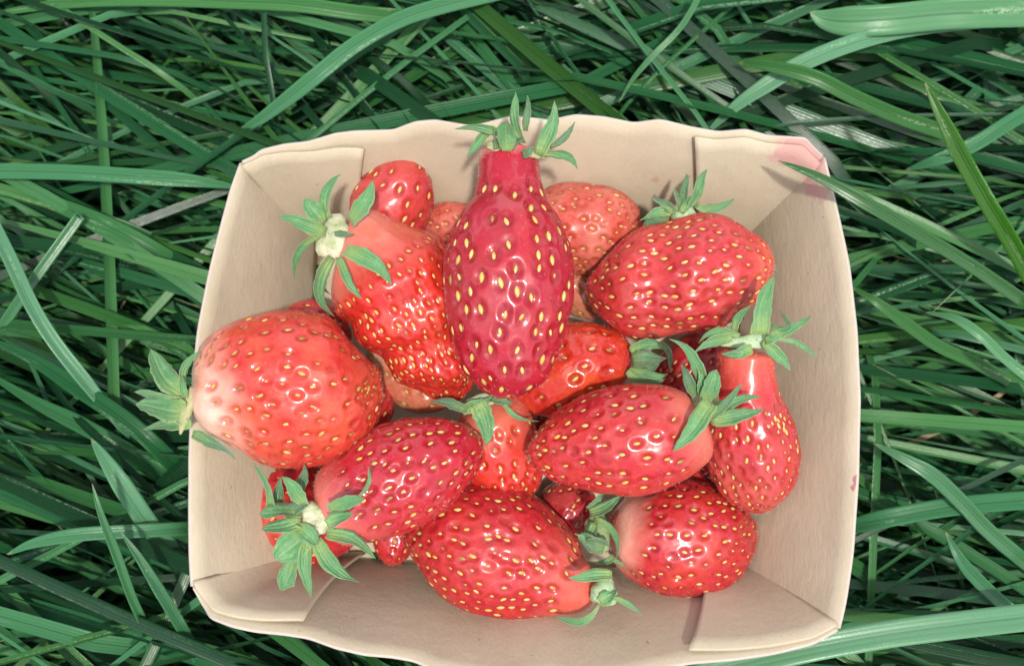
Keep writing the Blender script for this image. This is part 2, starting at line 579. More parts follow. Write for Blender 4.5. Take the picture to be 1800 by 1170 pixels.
def strawberry(label, st, zs, mat, flat=.95, cap0=.10, cap1=.30, nu=120, nv=180, t0=.15, sp=(34, 30), size=15, pit=.00055,
               kind='yellow', lump=.035, seed=1, maxseeds=295, cluster=None, folds=None):
    st = np.array(st, float)
    zs = (np.full(len(st), zs) if np.isscalar(zs) else np.array(zs, float)) + ZS
    sp = (sp[0] * .81, sp[1] * .81)
    size = size * .90
    C = np.array([U(x, y, z) for (x, y, _), z in zip(st, zs)])
    rr = np.array([h * PX(c) for c, (_, _, h) in zip(C, st)])
    seg = np.concatenate([[0], np.cumsum(np.linalg.norm(np.diff(C, axis=0), axis=1))])
    Ltot = seg[-1]
    tf = np.linspace(0, 1, 200)
    Cf, Rf = catmull(C, tf), catmull(rr, tf)[:, 0]
    sf = np.concatenate([[0], np.cumsum(np.linalg.norm(np.diff(Cf, axis=0), axis=1))])
    sf /= sf[-1]
    def soft(A, sg):
        kk = np.exp(-.5 * (np.arange(-3 * sg, 3 * sg + 1) / sg) ** 2)
        kk /= kk.sum()
        e = 3 * sg
        out = []
        for a in np.atleast_2d(A.T):
            p = np.concatenate([2 * a[0] - a[e:0:-1], a, 2 * a[-1] - a[-2:-e - 2:-1]])
            out.append(np.convolve(p, kk, 'valid'))
        return np.array(out).T
    Cf, Rf = soft(Cf, 9), np.maximum(soft(Rf, 5)[:, 0], 1e-4)
    Tf = unit(soft(unit(np.gradient(Cf, sf, axis=0)), 14))
    lf = lumpfield(seed * 13 + 5, .017)
    rmean = rr.max()
    r_ = np.random.default_rng(seed)

    def surf(s, ph, raw=False):
        s = np.clip(s, 0, 1)
        c = np.stack([np.interp(s, sf, Cf[:, i]) for i in range(3)], -1)
        T = unit(np.stack([np.interp(s, sf, Tf[:, i]) for i in range(3)], -1))
        r = np.interp(s, sf, Rf)
        a = np.clip(s / cap0, 0, 1)
        b = np.clip((1 - s) / cap1, 0, 1)
        cap = np.sqrt(np.clip(1 - (1 - a) ** 2, 0, 1)) * np.clip(1 - (1 - b) ** 2.1, 0, 1) ** .5
        V = unit(CAM - c)
        S = unit(np.cross(T, V))
        Uu = np.cross(S, T)
        # the fruit stays round seen along its axis wherever it dips away from the lens
        n = S * np.cos(ph)[..., None] + Uu * np.sin(ph)[..., None] * flat
        P = c + (r * cap)[..., None] * n
        if lump:
            P = P + n * (lump * rmean * lf(P) * cap)[..., None]
        if folds:
            P = P + n * (folds[1] * np.sin(2 * math.pi * folds[0] * s + 1.3 * np.sin(2 * ph + 1)) * cap * np.clip(4 * s - .6, 0, 1))[..., None]
        return P

    # parameter rings, denser at the caps
    q = np.linspace(0, 1, nu)
    s = q - .13 * np.sin(2 * math.pi * q) / 1.0 * .6
    s[0], s[-1] = 0, 1
    ph = np.arange(nv) / nv * 2 * math.pi
    SS, PP = np.meshgrid(s, ph, indexing='ij')
    P = surf(SS, PP)
    # outward normals
    dS = np.gradient(P, axis=0)
    dP = np.roll(P, -1, 1) - np.roll(P, 1, 1)
    N = unit(np.cross(dP, dS))
    ctr = P.mean(1, keepdims=True)
    if (N * (P - ctr)).sum() < 0: N = -N
    N[0] = N[1].mean(0) * .0 + unit(-(Tf[0])[None])
    N[-1] = unit(Tf[-1][None])
    # seeds in offset rows
    su, sv = [], []
    x = t0
    row = 0
    Rm = lambda q_: float(np.interp(q_, sf, Rf)) * math.sqrt(max(.02, 1 - (1 - min(1, q_ / cap0)) ** 2)) * max(.02, 1 - (1 - min(1, (1 - q_) / cap1)) ** 2.1) ** .5
    while x < .995:
        f = (x - t0) / (1 - t0)
        d = (sp[0] + (sp[1] - sp[0]) * f) * PX(C[0])
        n = max(3, int(round(2 * math.pi * Rm(x) * (1 + flat) / 2 / d)))
        a0 = (row % 2) * .5 + r_.uniform(-.12, .12)
        for j in range(n):
            su.append(x + r_.normal() * .2 * d / Ltot)
            sv.append((j + a0 + r_.normal() * .17) / n * 2 * math.pi)
        slope = math.hypot(1, (Rm(min(.999, x + .02)) - Rm(x - .02)) / (.04 * Ltot))
        x += d * .86 / Ltot / slope
        row += 1
    if cluster:
        for (cs, cp, spread, n) in cluster:
            su += list(cs + r_.normal(size=n) * spread * .5)
            sv += list(cp + r_.normal(size=n) * spread * 2.2)
    su, sv = np.clip(np.array(su), .02, .985), np.array(sv)
    SP = surf(su, sv)
    keep = []
    nrow = len(su) - (sum(c_[3] for c_ in cluster) if cluster else 0)
    for i in range(len(su)):
        lim = (.62 * (sp[0] + (sp[1] - sp[0]) * (su[i] - t0) / (1 - t0)) if i < nrow else .62 * size) * PX(C[0])
        if not keep or ((SP[keep] - SP[i]) ** 2).sum(-1).min() > lim ** 2: keep.append(i)
    su, sv, SP = su[keep], sv[keep], SP[keep]
    e = 1e-3
    ts = unit(surf(su + e, sv) - surf(su - e, sv))
    tp = unit(surf(su, sv + .01) - surf(su, sv - .01))
    sn = unit(np.cross(tp, ts))
    cs = np.stack([np.interp(su, sf, Cf[:, i]) for i in range(3)], -1)
    sgn = np.sign((sn * (SP - cs)).sum(-1, keepdims=True))
    sn = sn * sgn
    sz = size * PX(C[len(C) // 2])
    szs = sz * r_.uniform(.72, 1.08, len(su))
    # pits round the seeds, the flesh swelling between them
    flatP = P.reshape(-1, 3)
    pits = pit * r_.uniform(.35, 1.1, len(su))
    f2 = lumpfield(seed * 7 + 3, .0055)
    disp = np.zeros(len(flatP))
    pitv = np.zeros(len(flatP))
    rd = sz * .58
    for i in range(0, len(flatP), 6000):
        ch = flatP[i:i + 6000]
        dd = ch[:, None] - SP[None]
        D2 = ((dd ** 2).sum(-1) - .42 * (dd * ts[None]).sum(-1) ** 2) / rd ** 2
        near = np.exp(-D2 ** 1.9)
        ring = np.exp(-(np.sqrt(D2) - 1.45) ** 2 * 4)
        disp[i:i + 6000] = -(near * pits[None]).max(1) + ring.max(1) * pit * .12
        pitv[i:i + 6000] = np.exp(-(D2 * .6) ** 2.2).max(1)
    disp += .00016 * f2(flatP)
    Vv = flatP + N.reshape(-1, 3) * disp[:, None]
    zmin = Vv[:, 2].min()
    cmid = C.mean(0)
    root = empty('strawberry', (cmid[0], cmid[1], zmin))
    tag(root, label, 'strawberry', 'strawberries in the cardboard punnet')
    me = mesh('flesh', rel(Vv, root), gridq(nu, nv, True), attrs={'along': SS.ravel(), 'pit': pitv})
    link('flesh', me, mat, root)
    L0 = np.array(root.location)
    # the seeds one can see, each its own part
    toc = unit(CAM - SP)
    ok = np.where((sn * toc).sum(-1) > -.25)[0]
    if len(ok) > maxseeds:
        ok = ok[np.argsort(-(sn * toc).sum(-1)[ok])][:maxseeds]
    for i in ok:
        a, n = ts[i], sn[i]
        ang = r_.normal() * .22
        b = np.cross(n, a)
        a = a * math.cos(ang) + b * math.sin(ang)
        b = np.cross(n, a)
        p = SP[i] - n * (pits[i] * .85 + .00012) - L0
        l = szs[i]
        kd = kind if r_.random() < .66 else r_.choice(['green', 'brown', 'yellow'])
        ob = bpy.data.objects.new('seed', SEEDM[kd])
        # the blunt end of the drop faces the tip of the fruit
        Mx = Matrix(((a[0] * l, b[0] * l, n[0] * l, p[0]), (a[1] * l, b[1] * l, n[1] * l, p[1]), (a[2] * l, b[2] * l, n[2] * l, p[2]), (0, 0, 0, 1)))
        ob.parent = root
        ob.matrix_basis = Mx
        COL.objects.link(ob)
    # down of fine pale hairs
    nh = min(700, int(len(flatP) / 30))
    pick = r_.integers(0, len(flatP), nh)
    pick = pick[(N.reshape(-1, 3)[pick] * unit(CAM - flatP[pick])).sum(-1) > -.3]
    hp, hn = Vv[pick], N.reshape(-1, 3)[pick]
    hd = unit(hn + r_.normal(size=hn.shape) * .45)
    hs = unit(np.cross(hd, r_.normal(size=hn.shape)))
    hb = np.cross(hd, hs)
    hl = r_.uniform(.0004, .0010, (len(pick), 1))
    ww = .000028
    HV = np.stack([hp + hs * ww, hp - hs * ww * .5 + hb * ww, hp - hs * ww * .5 - hb * ww, hp + hd * hl], 1).reshape(-1, 3)
    b4 = np.arange(len(pick))[:, None] * 4
    HT = np.concatenate([b4 + [0, 1, 3], b4 + [1, 2, 3], b4 + [2, 0, 3]])
    tag(link('hair', mesh('hair', rel(HV, root), HT), M_hair, root), kind='stuff')
    return root


def calyx(root, px, py, z, rx, ry, mat='green', high=.5, ang=0., dimple=0., seed=0):
    """the cup the sepals grow from"""
    c = U(px, py, z + ZS)
    s = PX(c)
    r_ = np.random.default_rng(seed + 50)
    n, m = 12, 24
    a = np.linspace(0, math.pi, n)[:, None]
    b = np.linspace(0, 2 * math.pi, m, endpoint=False)[None]
    wob = 1 + .10 * np.sin(3 * b + seed) + .06 * np.sin(7 * b + 2 * seed)
    x = np.sin(a) * np.cos(b) * rx * wob
    y = np.sin(a) * np.sin(b) * ry * wob
    zz = np.cos(a) * high * min(rx, ry) * np.ones_like(b)
    zz = zz - dimple * min(rx, ry) * np.exp(-(np.sin(a) / .4) ** 2) * (np.cos(a) > 0)
    X = (x * math.cos(ang) - y * math.sin(ang)) * s
    Yy = (x * math.sin(ang) + y * math.cos(ang)) * s
    V = np.stack([X, Yy, zz * s], -1).reshape(-1, 3) + c
    me = mesh('calyx', rel(V, root), gridq(n, m, True))
    return link('calyx', me, M_CUP[mat], root)


SEP_N = [0]


def sepal(cal, root, bx, by, tx, ty, w, bend=0., zb=.05, zt=None, lift=.0, mat=None, roll=None, blunt=2.0, fold=.38, name='sepal', wb=.55):
    """a lance-shaped leaflet from (bx,by) to (tx,ty); bend bows it sideways, lift bows it upwards"""
    SEP_N[0] += 1
    r_ = np.random.default_rng(SEP_N[0])
    zt = (zb if zt is None else zt) + ZS
    zb = zb + ZS
    w = w * 1.08
    n, m = 13, 7
    t = np.linspace(0, 1, n)
    dx, dy = tx - bx, ty - by
    L = math.hypot(dx, dy) + 1e-6
    nx, ny = -dy / L, dx / L
    bow = 4 * t * (1 - t)
    lift = lift + r_.uniform(-.0006, .0012)
    wob = .04 * L * np.sin(t * 5 + r_.uniform(0, 6)) * t
    px = bx + dx * t + nx * (bend * bow + wob)
    py = by + dy * t + ny * (bend * bow + wob)
    z = zb + (zt - zb) * t + lift * bow
    Cc = np.array([U(a, b, c) for a, b, c in zip(px, py, z)])
    T = unit(np.gradient(Cc, axis=0))
    V = unit(CAM - Cc)
    S = unit(np.cross(T, V))
    Nn = np.cross(S, T)
    roll = r_.normal() * .3 if roll is None else roll
    rl = roll + .45 * np.sin(t * 3.5 + r_.uniform(0, 6)) + r_.normal() * .5 * t ** 3
    S, Nn = S * np.cos(rl)[:, None] + Nn * np.sin(rl)[:, None], Nn * np.cos(rl)[:, None] - S * np.sin(rl)[:, None]
    prof = (wb + (1 - wb) * np.clip(t / .38, 0, 1) ** .8) * (1 - t ** blunt) ** .85
    hw = .5 * w * np.array([PX(c) for c in Cc]) * prof
    a = np.linspace(-1, 1, m)
    edge = 1 + .06 * np.sin(t * 23 + r_.uniform(0, 6)) + .05 * np.sin(t * 41 + r_.uniform(0, 6))
    P = Cc[:, None] + S[:, None] * (hw * edge)[:, None, None] * a[None, :, None] \
        + Nn[:, None] * (hw[:, None] * fold * (np.abs(a)[None] ** 1.5 - .3) * (1 + .3 * np.sin(t * 4)[:, None]))[..., None]
    th = .00014 * Nn[:, None] * (1 - .7 * np.abs(a)[None, :, None] ** 3)
    uv1 = np.stack(np.broadcast_arrays((a[None] + 1) / 2, t[:, None]), -1).reshape(-1, 2)
    me = thick_grid(rel(P, root), -th, name, uv=np.concatenate([uv1, uv1]))
    return link(name, me, mat or M_SEPAL, cal)


R_deep = mat_flesh('flesh_deep_red', (.33, .006, .026), (.56, .22, .18), (.43, .010, .018), nend=.06, blotch=.5, rough=.2, seed=.1)
R_crimson = mat_flesh('flesh_crimson', (.36, .008, .025), (.60, .16, .13), (.48, .022, .02), nend=.3, blotch=.5, rough=.2, seed=2.1)
R_orange = mat_flesh('flesh_orange_red', (.49, .019, .017), (.58, .17, .12), (.53, .055, .018), nend=.34, blotch=.55, rough=.2, seed=.3)
R_big = mat_flesh('flesh_big_orange', (.50, .028, .024), (.70, .46, .36), (.58, .085, .030), nend=.26, blotch=.6, rough=.26, seed=.5)
R_pale = mat_flesh('flesh_pale_pink', (.46, .05, .035), (.52, .12, .09), (.55, .16, .11), nend=.3, blotch=.7, rough=.42, seed=.7)
R_mid = mat_flesh('flesh_mid_red', (.40, .011, .024), (.58, .15, .11), (.55, .05, .024), nend=.26, blotch=.5, rough=.24, seed=.9)
R_dark = mat_flesh('flesh_dark_red', (.33, .008, .016), (.4, .02, .02), (.38, .016, .014), nend=.1, blotch=.4, rough=.22, seed=1.1)
R_shiny = mat_flesh('flesh_shiny', (.46, .017, .014), (.42, .014, .03), (.55, .09, .018), nend=.12, blotch=.65, rough=.10, seed=1.3)
R_right = mat_flesh('flesh_coral', (.42, .019, .030), (.60, .09, .06), (.54, .055, .034), nend=.2, blotch=.5, rough=.3, seed=1.5)
R_underripe = mat_flesh('flesh_underripe', (.45, .11, .06), (.55, .28, .18), (.52, .24, .14), nend=.4, blotch=.7, rough=.34, seed=1.7)
R_creamneck = mat_flesh('flesh_cream_neck', (.39, .011, .025), (.66, .36, .28), (.55, .06, .024), nend=.24, blotch=.5, rough=.22, seed=1.9)

# --- the lower layer
strawberry('leafless strawberry against the back wall at left, behind the wrinkled double one',
           [(655, 435, 60), (672, 395, 70), (694, 352, 70), (716, 316, 56), (735, 284, 34)], [.022, .026, .029, .031, .031], R_right, cap0=.5, cap1=.3, t0=.05, sp=(36, 36), size=15, seed=3, nu=90, nv=140, lump=.02)
strawberry('sliver of pale strawberry showing between the dark long one and the back wall',
           [(740, 400, 30), (775, 396, 40), (815, 400, 44), (850, 410, 30)], .022, R_pale, cap0=.4, cap1=.4, sp=(28, 28), size=11, seed=4, nu=60, nv=90)
strawberry('dull pale pink strawberry lying by the back wall, right of the dark long one',
           [(925, 400, 65), (970, 398, 76), (1030, 402, 82), (1090, 418, 72), (1130, 438, 45)], .026, R_pale, cap0=.3, cap1=.45, t0=.03, sp=(30, 26), size=12, seed=5, nu=100, nv=150, lump=.03, pit=.0006)
strawberry('underripe strawberry low down in the gap right of the dark long one',
           [(1000, 470, 34), (1015, 500, 40), (1030, 530, 38), (1045, 560, 24)], .018, R_underripe, cap0=.4, cap1=.4, sp=(26, 26), size=11, seed=6, nu=60, nv=90)
s7 = strawberry('mostly hidden purple red strawberry behind the broad blunt one, only its green leaves clear',
                [(1185, 385, 26), (1180, 410, 44), (1175, 450, 56), (1170, 500, 50), (1165, 540, 30)], [.033, .026, .02, .016, .014], R_dark, cap1=.3, sp=(30, 28), size=11, seed=7, nu=60, nv=90)
strawberry('small red strawberry top peeping over the big round orange one at left',
           [(490, 565, 34), (520, 570, 45), (550, 575, 48), (590, 585, 38), (615, 600, 24)], .026, R_right, cap0=.35, cap1=.4, sp=(28, 26), size=11, seed=8, nu=70, nv=110, lump=.02)
strawberry('red strawberry wedged under the big orange one, only its right side showing',
           [(560, 740, 60), (600, 730, 78), (628, 705, 70), (640, 670, 50), (650, 640, 30)], .026, R_mid, cap0=.35, cap1=.4, sp=(40, 36), size=13, seed=9, nu=80, nv=120)
strawberry('greenish pink underripe strawberry under the wrinkled one, beside the bare gap',
           [(655, 595, 34), (690, 640, 46), (725, 670, 50), (765, 690, 46), (800, 700, 30)], .025, R_underripe, cap0=.35, cap1=.4, sp=(32, 30), size=12, seed=10, nu=80, nv=120, kind='green')
s14 = strawberry('red strawberry lying under the ragged leaf star at bottom left',
                 [(455, 930, 70), (480, 915, 92), (530, 905, 98), (580, 925, 82), (625, 955, 42)], .017, R_mid, cap0=.3, cap1=.35, sp=(32, 30), size=12, seed=11, nu=100, nv=150, lump=.03)
strawberry('tiny red strawberry tip showing on the card between the two bottom strawberries',
           [(690, 900, 40), (692, 930, 40), (692, 960, 36), (690, 994, 26)], .013, R_mid, cap0=.3, cap1=.4, sp=(28, 24), size=11, seed=12, nu=60, nv=80)
strawberry('dark red strawberry deep in the gap right of the one with the drooping leaf',
           [(960, 720, 30), (965, 745, 38), (970, 770, 34), (975, 800, 20)], .016, R_dark, cap0=.4, cap1=.4, pit=.0003, sp=(30, 28), size=11, seed=13, nu=60, nv=80)
strawberry('dark red strawberry in shade between the bottom middle and bottom right ones',
           [(1040, 860, 40), (1015, 880, 50), (985, 905, 50), (960, 930, 36)], .015, R_dark, cap0=.4, cap1=.4, pit=.0003, sp=(26, 24), size=11, seed=14, nu=80, nv=120)
strawberry('dark shaded strawberry under the broad blunt one, left of the upright pink neck',
           [(1160, 700, 46), (1190, 670, 56), (1225, 640, 56), (1260, 610, 46), (1280, 590, 26)], .017, R_dark, cap0=.4, cap1=.4, sp=(30, 28), size=12, seed=15, nu=80, nv=120)
strawberry('red strawberry low between the upright necked one and the bottom right one',
           [(1200, 830, 30), (1230, 832, 44), (1260, 836, 42), (1290, 842, 24)], .014, R_mid, cap0=.4, cap1=.4, sp=(26, 24), size=11, seed=16, nu=60, nv=90)
s17 = strawberry('orange red strawberry mid pile with one pale leaf drooping down its front',
                 [(850, 705, 42), (862, 735, 62), (876, 780, 74), (888, 830, 70), (900, 890, 40)], [.033, .031, .028, .024, .018], R_orange, cap0=.12, cap1=.35, t0=.2, sp=(36, 34), size=14, seed=17, nu=100, nv=150, kind='green', pit=.0007)
s21 = strawberry('bottom right strawberry with a cream neck and densely seeded tip',
                 [(1070, 925, 40), (1100, 930, 66), (1150, 940, 96), (1210, 945, 104), (1275, 936, 82), (1328, 922, 48)], [.022, .022, .022, .022, .020, .018], R_creamneck, cap0=.1, cap1=.35, t0=.2, sp=(34, 22), size=13, seed=18, nu=130, nv=190, lump=.025)
s8 = strawberry('glossy orange strawberry under the long dark one, its green calyx folded shut',
                [(1112, 638, 34), (1085, 636, 54), (1040, 640, 78), (985, 655, 82), (930, 680, 62), (890, 700, 40)], [.031, .031, .030, .029, .027, .024], R_shiny, cap0=.1, cap1=.4, t0=.2, sp=(48, 42), size=15, seed=19, nu=120, nv=180, kind='green', pit=.0009, lump=.03)
s16 = strawberry('fat red strawberry at bottom middle, its pale stem end to the right',
                 [(1050, 1038, 28), (1012, 1032, 48), (962, 1002, 86), (890, 972, 112), (810, 945, 104), (750, 938, 72), (708, 940, 40)], [.030, .030, .028, .027, .026, .024, .022], R_mid, cap0=.06, cap1=.25, t0=.16, sp=(36, 28), size=16, seed=20, nu=150, nv=220, lump=.03)
# --- the upper layer
s6 = strawberry('broad blunt strawberry at the right of the back, its dry tip against the right wall',
                [(1360, 474, 24), (1335, 470, 62), (1270, 474, 96), (1190, 490, 104), (1110, 503, 88), (1060, 505, 66), (1030, 500, 40)], [.037, .037, .037, .036, .035, .034, .033], R_right, cap0=.12, cap1=.22, t0=.05, sp=(33, 29), size=15, seed=21, nu=150, nv=220, lump=.05, folds=(3.0, .0005))
s20 = strawberry('strawberry with a bare pink neck lying along the right wall',
                 [(1310, 615, 50), (1309, 650, 51), (1310, 690, 60), (1316, 745, 80), (1322, 800, 83), (1330, 850, 70), (1335, 897, 44)], [.044, .043, .041, .037, .033, .029, .025], R_right, cap0=.04, cap1=.28, t0=.27, sp=(30, 28), size=14, seed=22, nu=130, nv=180, lump=.03, cluster=[(.36, 2.35, .06, 45)])
s2 = strawberry('wrinkled densely seeded strawberry with a pale star of sepals at upper left',
                [(605, 425, 62), (640, 440, 84), (690, 490, 108), (728, 550, 104), (760, 606, 78), (784, 650, 72), (808, 704, 38)], [.040, .040, .040, .038, .036, .034, .031], R_orange, cap0=.08, cap1=.2, t0=.30, sp=(27, 20), size=13, seed=23, nu=170, nv=240, lump=.085, pit=.0005, folds=(4.2, .0008))
s9 = strawberry('big round orange strawberry whose leafy stem end hangs over the left rim',
                [(338, 712, 42), (360, 708, 66), (410, 690, 116), (490, 682, 136), (570, 680, 132), (630, 672, 106), (668, 655, 60)], [.053, .052, .049, .046, .044, .043, .042], R_big, cap0=.06, cap1=.28, t0=.10, sp=(46, 38), size=15, seed=24, nu=170, nv=240, lump=.025, kind='brown', pit=.0005, cluster=[(.90, 1.3, .05, 40)])
s13 = strawberry('crimson strawberry at lower left with a cream stem and ragged leaf star',
                 [(560, 905, 50), (590, 893, 70), (640, 866, 88), (700, 840, 96), (760, 812, 84), (815, 786, 58), (848, 772, 32)], [.040, .040, .041, .041, .041, .040, .038], R_crimson, cap0=.08, cap1=.22, t0=.27, sp=(38, 28), size=15, seed=25, nu=150, nv=220, lump=.03)
s19 = strawberry('pointed red strawberry right of centre lying on the pile with its tip to the left',
                 [(1235, 735, 52), (1205, 750, 78), (1150, 765, 96), (1080, 775, 95), (1010, 785, 74), (960, 795, 50), (925, 800, 28)], [.046, .046, .046, .045, .043, .042, .041], R_mid, cap0=.06, cap1=.18, t0=.20, sp=(44, 24), size=15, seed=26, nu=150, nv=220, lump=.025)
s1 = strawberry('long dark crimson strawberry with a bare neck on top of the pile',
                [(898, 262, 50), (897, 300, 55), (897, 345, 64), (892, 400, 98), (893, 470, 115), (895, 540, 112), (893, 600, 98), (890, 655, 78), (889, 698, 58)], [.056, .056, .056, .056, .055, .054, .053, .051, .049], R_deep, cap0=.03, cap1=.14, t0=.21, sp=(46, 40), size=22, seed=27, nu=190, nv=260, lump=.022, pit=.0007)

# --- calyxes and their sepals
def sepals(root, cal, z, rows):
    for r in rows:
        bx, by, tx, ty, w = r[:5]
        kw = r[5] if len(r) > 5 else {}
        kw = dict(kw)
        dz = kw.pop('dz', 0.)
        zb = kw.pop('z', z)
        sepal(cal, root, bx, by, tx, ty, w, zb=zb, zt=zb + dz, **kw)


D = {'mat': M_SEPALD}
c1 = calyx(s1, 882, 256, .0615, 30, 11, 'pale', .5, seed=1)
sepals(s1, c1, .0632, [
    (884, 236, 800, 224, 19, dict(bend=5, dz=.002)), (862, 226, 821, 278, 19, dict(bend=4, dz=-.003)),
    (890, 266, 891, 212, 32, dict(dz=.006, blunt=8, wb=.4)), (920, 252, 903, 162, 25, dict(dz=.004, bend=-4)),
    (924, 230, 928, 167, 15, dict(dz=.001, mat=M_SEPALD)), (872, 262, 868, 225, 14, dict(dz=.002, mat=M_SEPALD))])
c1b = calyx(s1, 942, 270, .0605, 18, 10, 'pale', .5, ang=-.3, seed=2)
sepals(s1, c1b, .0625, [
    (948, 272, 978, 178, 31, dict(dz=.004, bend=3)), (966, 258, 1013, 216, 17, dict(dz=.001, bend=3, mat=M_SEPALD)),
    (955, 270, 1016, 297, 21, dict(bend=-12, dz=-.004)), (918, 272, 940, 262, 18, dict(dz=.001, mat=M_SEPALD)),
    (900, 262, 918, 240, 14, dict(dz=.002, mat=M_SEPALD))])
c2 = calyx(s2, 588, 418, .0465, 34, 42, 'cream', .45, seed=3)
sepals(s2, c2, .0505, [
    (578, 382, 602, 307, 24, dict(bend=-18, dz=.004)), (618, 392, 657, 318, 36, dict(dz=.005, bend=3)),
    (570, 392, 535, 348, 34, dict(dz=.002, blunt=3)), (572, 408, 487, 379, 27, dict(dz=.003)),
    (560, 414, 521, 492, 16, dict(bend=20, dz=-.006)), (558, 412, 527, 400, 14, dict(dz=-.002)),
    (582, 452, 589, 556, 31, dict(bend=26, dz=-.007, lift=.002)), (595, 452, 634, 527, 21, dict(bend=4, dz=.0, lift=.001, z=.0525)),
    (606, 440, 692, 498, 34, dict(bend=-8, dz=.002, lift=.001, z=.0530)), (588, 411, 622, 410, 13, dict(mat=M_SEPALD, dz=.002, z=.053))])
c7 = calyx(s7, 1203, 376, .0385, 22, 20, 'bud', .7, seed=4)
sepals(s7, c7, .041, [
    (1212, 362, 1244, 297, 24, dict(dz=.004)), (1202, 356, 1206, 304, 18, dict(dz=.003, mat=M_SEPALD)),
    (1196, 362, 1184, 330, 16, dict(dz=.002, mat=M_SEPALD)), (1188, 374, 1146, 346, 18, dict(dz=.001, mat=M_SEPALD)),
    (1180, 374, 1124, 389, 20, dict(bend=8, dz=-.002)), (1222, 362, 1292, 346, 18, dict(bend=14, dz=.001)),
    (1176, 384, 1128, 412, 20, dict(mat=M_SEPALD, bend=12, dz=-.003, z=.039)), (1198, 374, 1228, 334, 20, dict(dz=.003))])
c20 = calyx(s20, 1318, 600, .0475, 48, 13, 'bud', .6, ang=.1, seed=5)
sepals(s20, c20, .050, [
    (1332, 588, 1357, 484, 42, dict(dz=.006, bend=-4, wb=.8)), (1352, 572, 1370, 545, 12, dict(bend=30, dz=.001, mat=M_SEPALD)),
    (1292, 582, 1322, 534, 16, dict(bend=-8, dz=.003)), (1300, 590, 1228, 606, 18, dict(bend=16, dz=-.002)),
    (1286, 592, 1216, 622, 24, dict(bend=6, dz=-.001)), (1322, 612, 1268, 624, 26, dict(dz=-.001, blunt=4, z=.0515)),
    (1350, 590, 1426, 552, 20, dict(dz=.003, bend=8)), (1362, 596, 1438, 628, 14, dict(bend=-10, dz=-.002)),
    (1345, 598, 1390, 652, 24, dict(dz=-.003)), (1345, 600, 1372, 590, 20, dict(dz=.002))])
c19 = calyx(s19, 1242, 712, .0515, 26, 32, 'pale', .6, ang=.4, seed=6)
sepals(s19, c19, .0535, [
    (1240, 690, 1175, 596, 24, dict(bend=16, dz=.006)), (1222, 696, 1197, 640, 22, dict(dz=.002, mat=M_SEPALD)),
    (1250, 708, 1186, 796, 36, dict(dz=.0005, wb=.7, z=.0575)), (1248, 736, 1309, 674, 17, dict(dz=.004, mat=M_SEPALD, z=.056)),
    (1256, 716, 1338, 696, 24, dict(dz=.002)), (1250, 738, 1342, 714, 30, dict(dz=.002, bend=6)),
    (1236, 706, 1262, 650, 32, dict(dz=.003, blunt=4)), (1238, 700, 1226, 648, 20, dict(dz=.003))])
c8 = calyx(s8, 1120, 638, .034, 16, 32, 'brown', .6, seed=7)
sepals(s8, c8, .038, [
    (1108, 616, 1176, 612, 22, dict(bend=-10, dz=-.001)), (1104, 650, 1172, 662, 24, dict(bend=12, dz=-.001)),
    (1112, 634, 1172, 630, 36, dict(dz=.002, mat=M_SEPALD, blunt=3)), (1122, 652, 1160, 636, 16, dict(mat=M_SEPALD, bend=6)),
    (1112, 646, 1176, 654, 18, dict(bend=10, dz=.002)), (1160, 602, 1178, 650, 14, dict(bend=-8, dz=-.002, mat=M_SEPALD))])
c17 = calyx(s17, 850, 704, .0375, 36, 13, 'bud', .5, ang=.3, seed=8)
sepals(s17, c17, .0395, [
    (838, 708, 859, 784, 36, dict(bend=-5, dz=-.001, wb=.8)), (822, 720, 752, 706, 20, dict(mat=M_SEPALD, bend=4)),
    (884, 706, 946, 742, 11, dict(bend=10, dz=-.002)), (862, 702, 902, 708, 18, dict(mat=M_SEPALD)),
    (812, 722, 872, 694, 24, dict(blunt=4))])
c13 = calyx(s13, 556, 912, .0465, 27, 31, 'cream', .55, ang=.5, dimple=.35, seed=9)
sepals(s13, c13, .0475, [
    (538, 886, 496, 836, 30, dict(dz=.005)), (476, 900, 448, 812, 14, dict(bend=8, dz=.006, wb=1.)),
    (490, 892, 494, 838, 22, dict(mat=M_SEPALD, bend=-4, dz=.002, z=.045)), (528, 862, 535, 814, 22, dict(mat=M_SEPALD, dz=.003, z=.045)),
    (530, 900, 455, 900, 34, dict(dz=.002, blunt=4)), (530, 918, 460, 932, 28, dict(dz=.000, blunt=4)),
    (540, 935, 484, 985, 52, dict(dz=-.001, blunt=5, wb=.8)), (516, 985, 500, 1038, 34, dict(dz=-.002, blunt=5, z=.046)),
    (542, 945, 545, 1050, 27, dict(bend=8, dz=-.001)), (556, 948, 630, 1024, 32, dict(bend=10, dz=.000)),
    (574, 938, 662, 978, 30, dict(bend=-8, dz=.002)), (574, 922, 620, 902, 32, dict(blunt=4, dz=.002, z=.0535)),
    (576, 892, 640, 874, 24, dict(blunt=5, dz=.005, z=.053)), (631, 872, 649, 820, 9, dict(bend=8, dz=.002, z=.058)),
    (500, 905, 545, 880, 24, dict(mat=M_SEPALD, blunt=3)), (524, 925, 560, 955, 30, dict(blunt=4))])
c16 = calyx(s16, 1062, 1040, .036, 24, 25, 'bud', .8, seed=10)
sepals(s16, c16, .038, [
    (1076, 1010, 998, 1013, 25, dict(dz=.002, z=.041, roll=0.)), (1054, 1058, 1086, 1036, 26, dict(blunt=3)),
    (1052, 1062, 976, 1084, 20, dict(bend=-18, dz=-.004)), (1078, 1050, 1130, 1084, 11, dict(bend=-6, dz=-.001))])
c21 = calyx(s21, 1050, 934, .029, 22, 36, 'green', .6, ang=.2, seed=11)
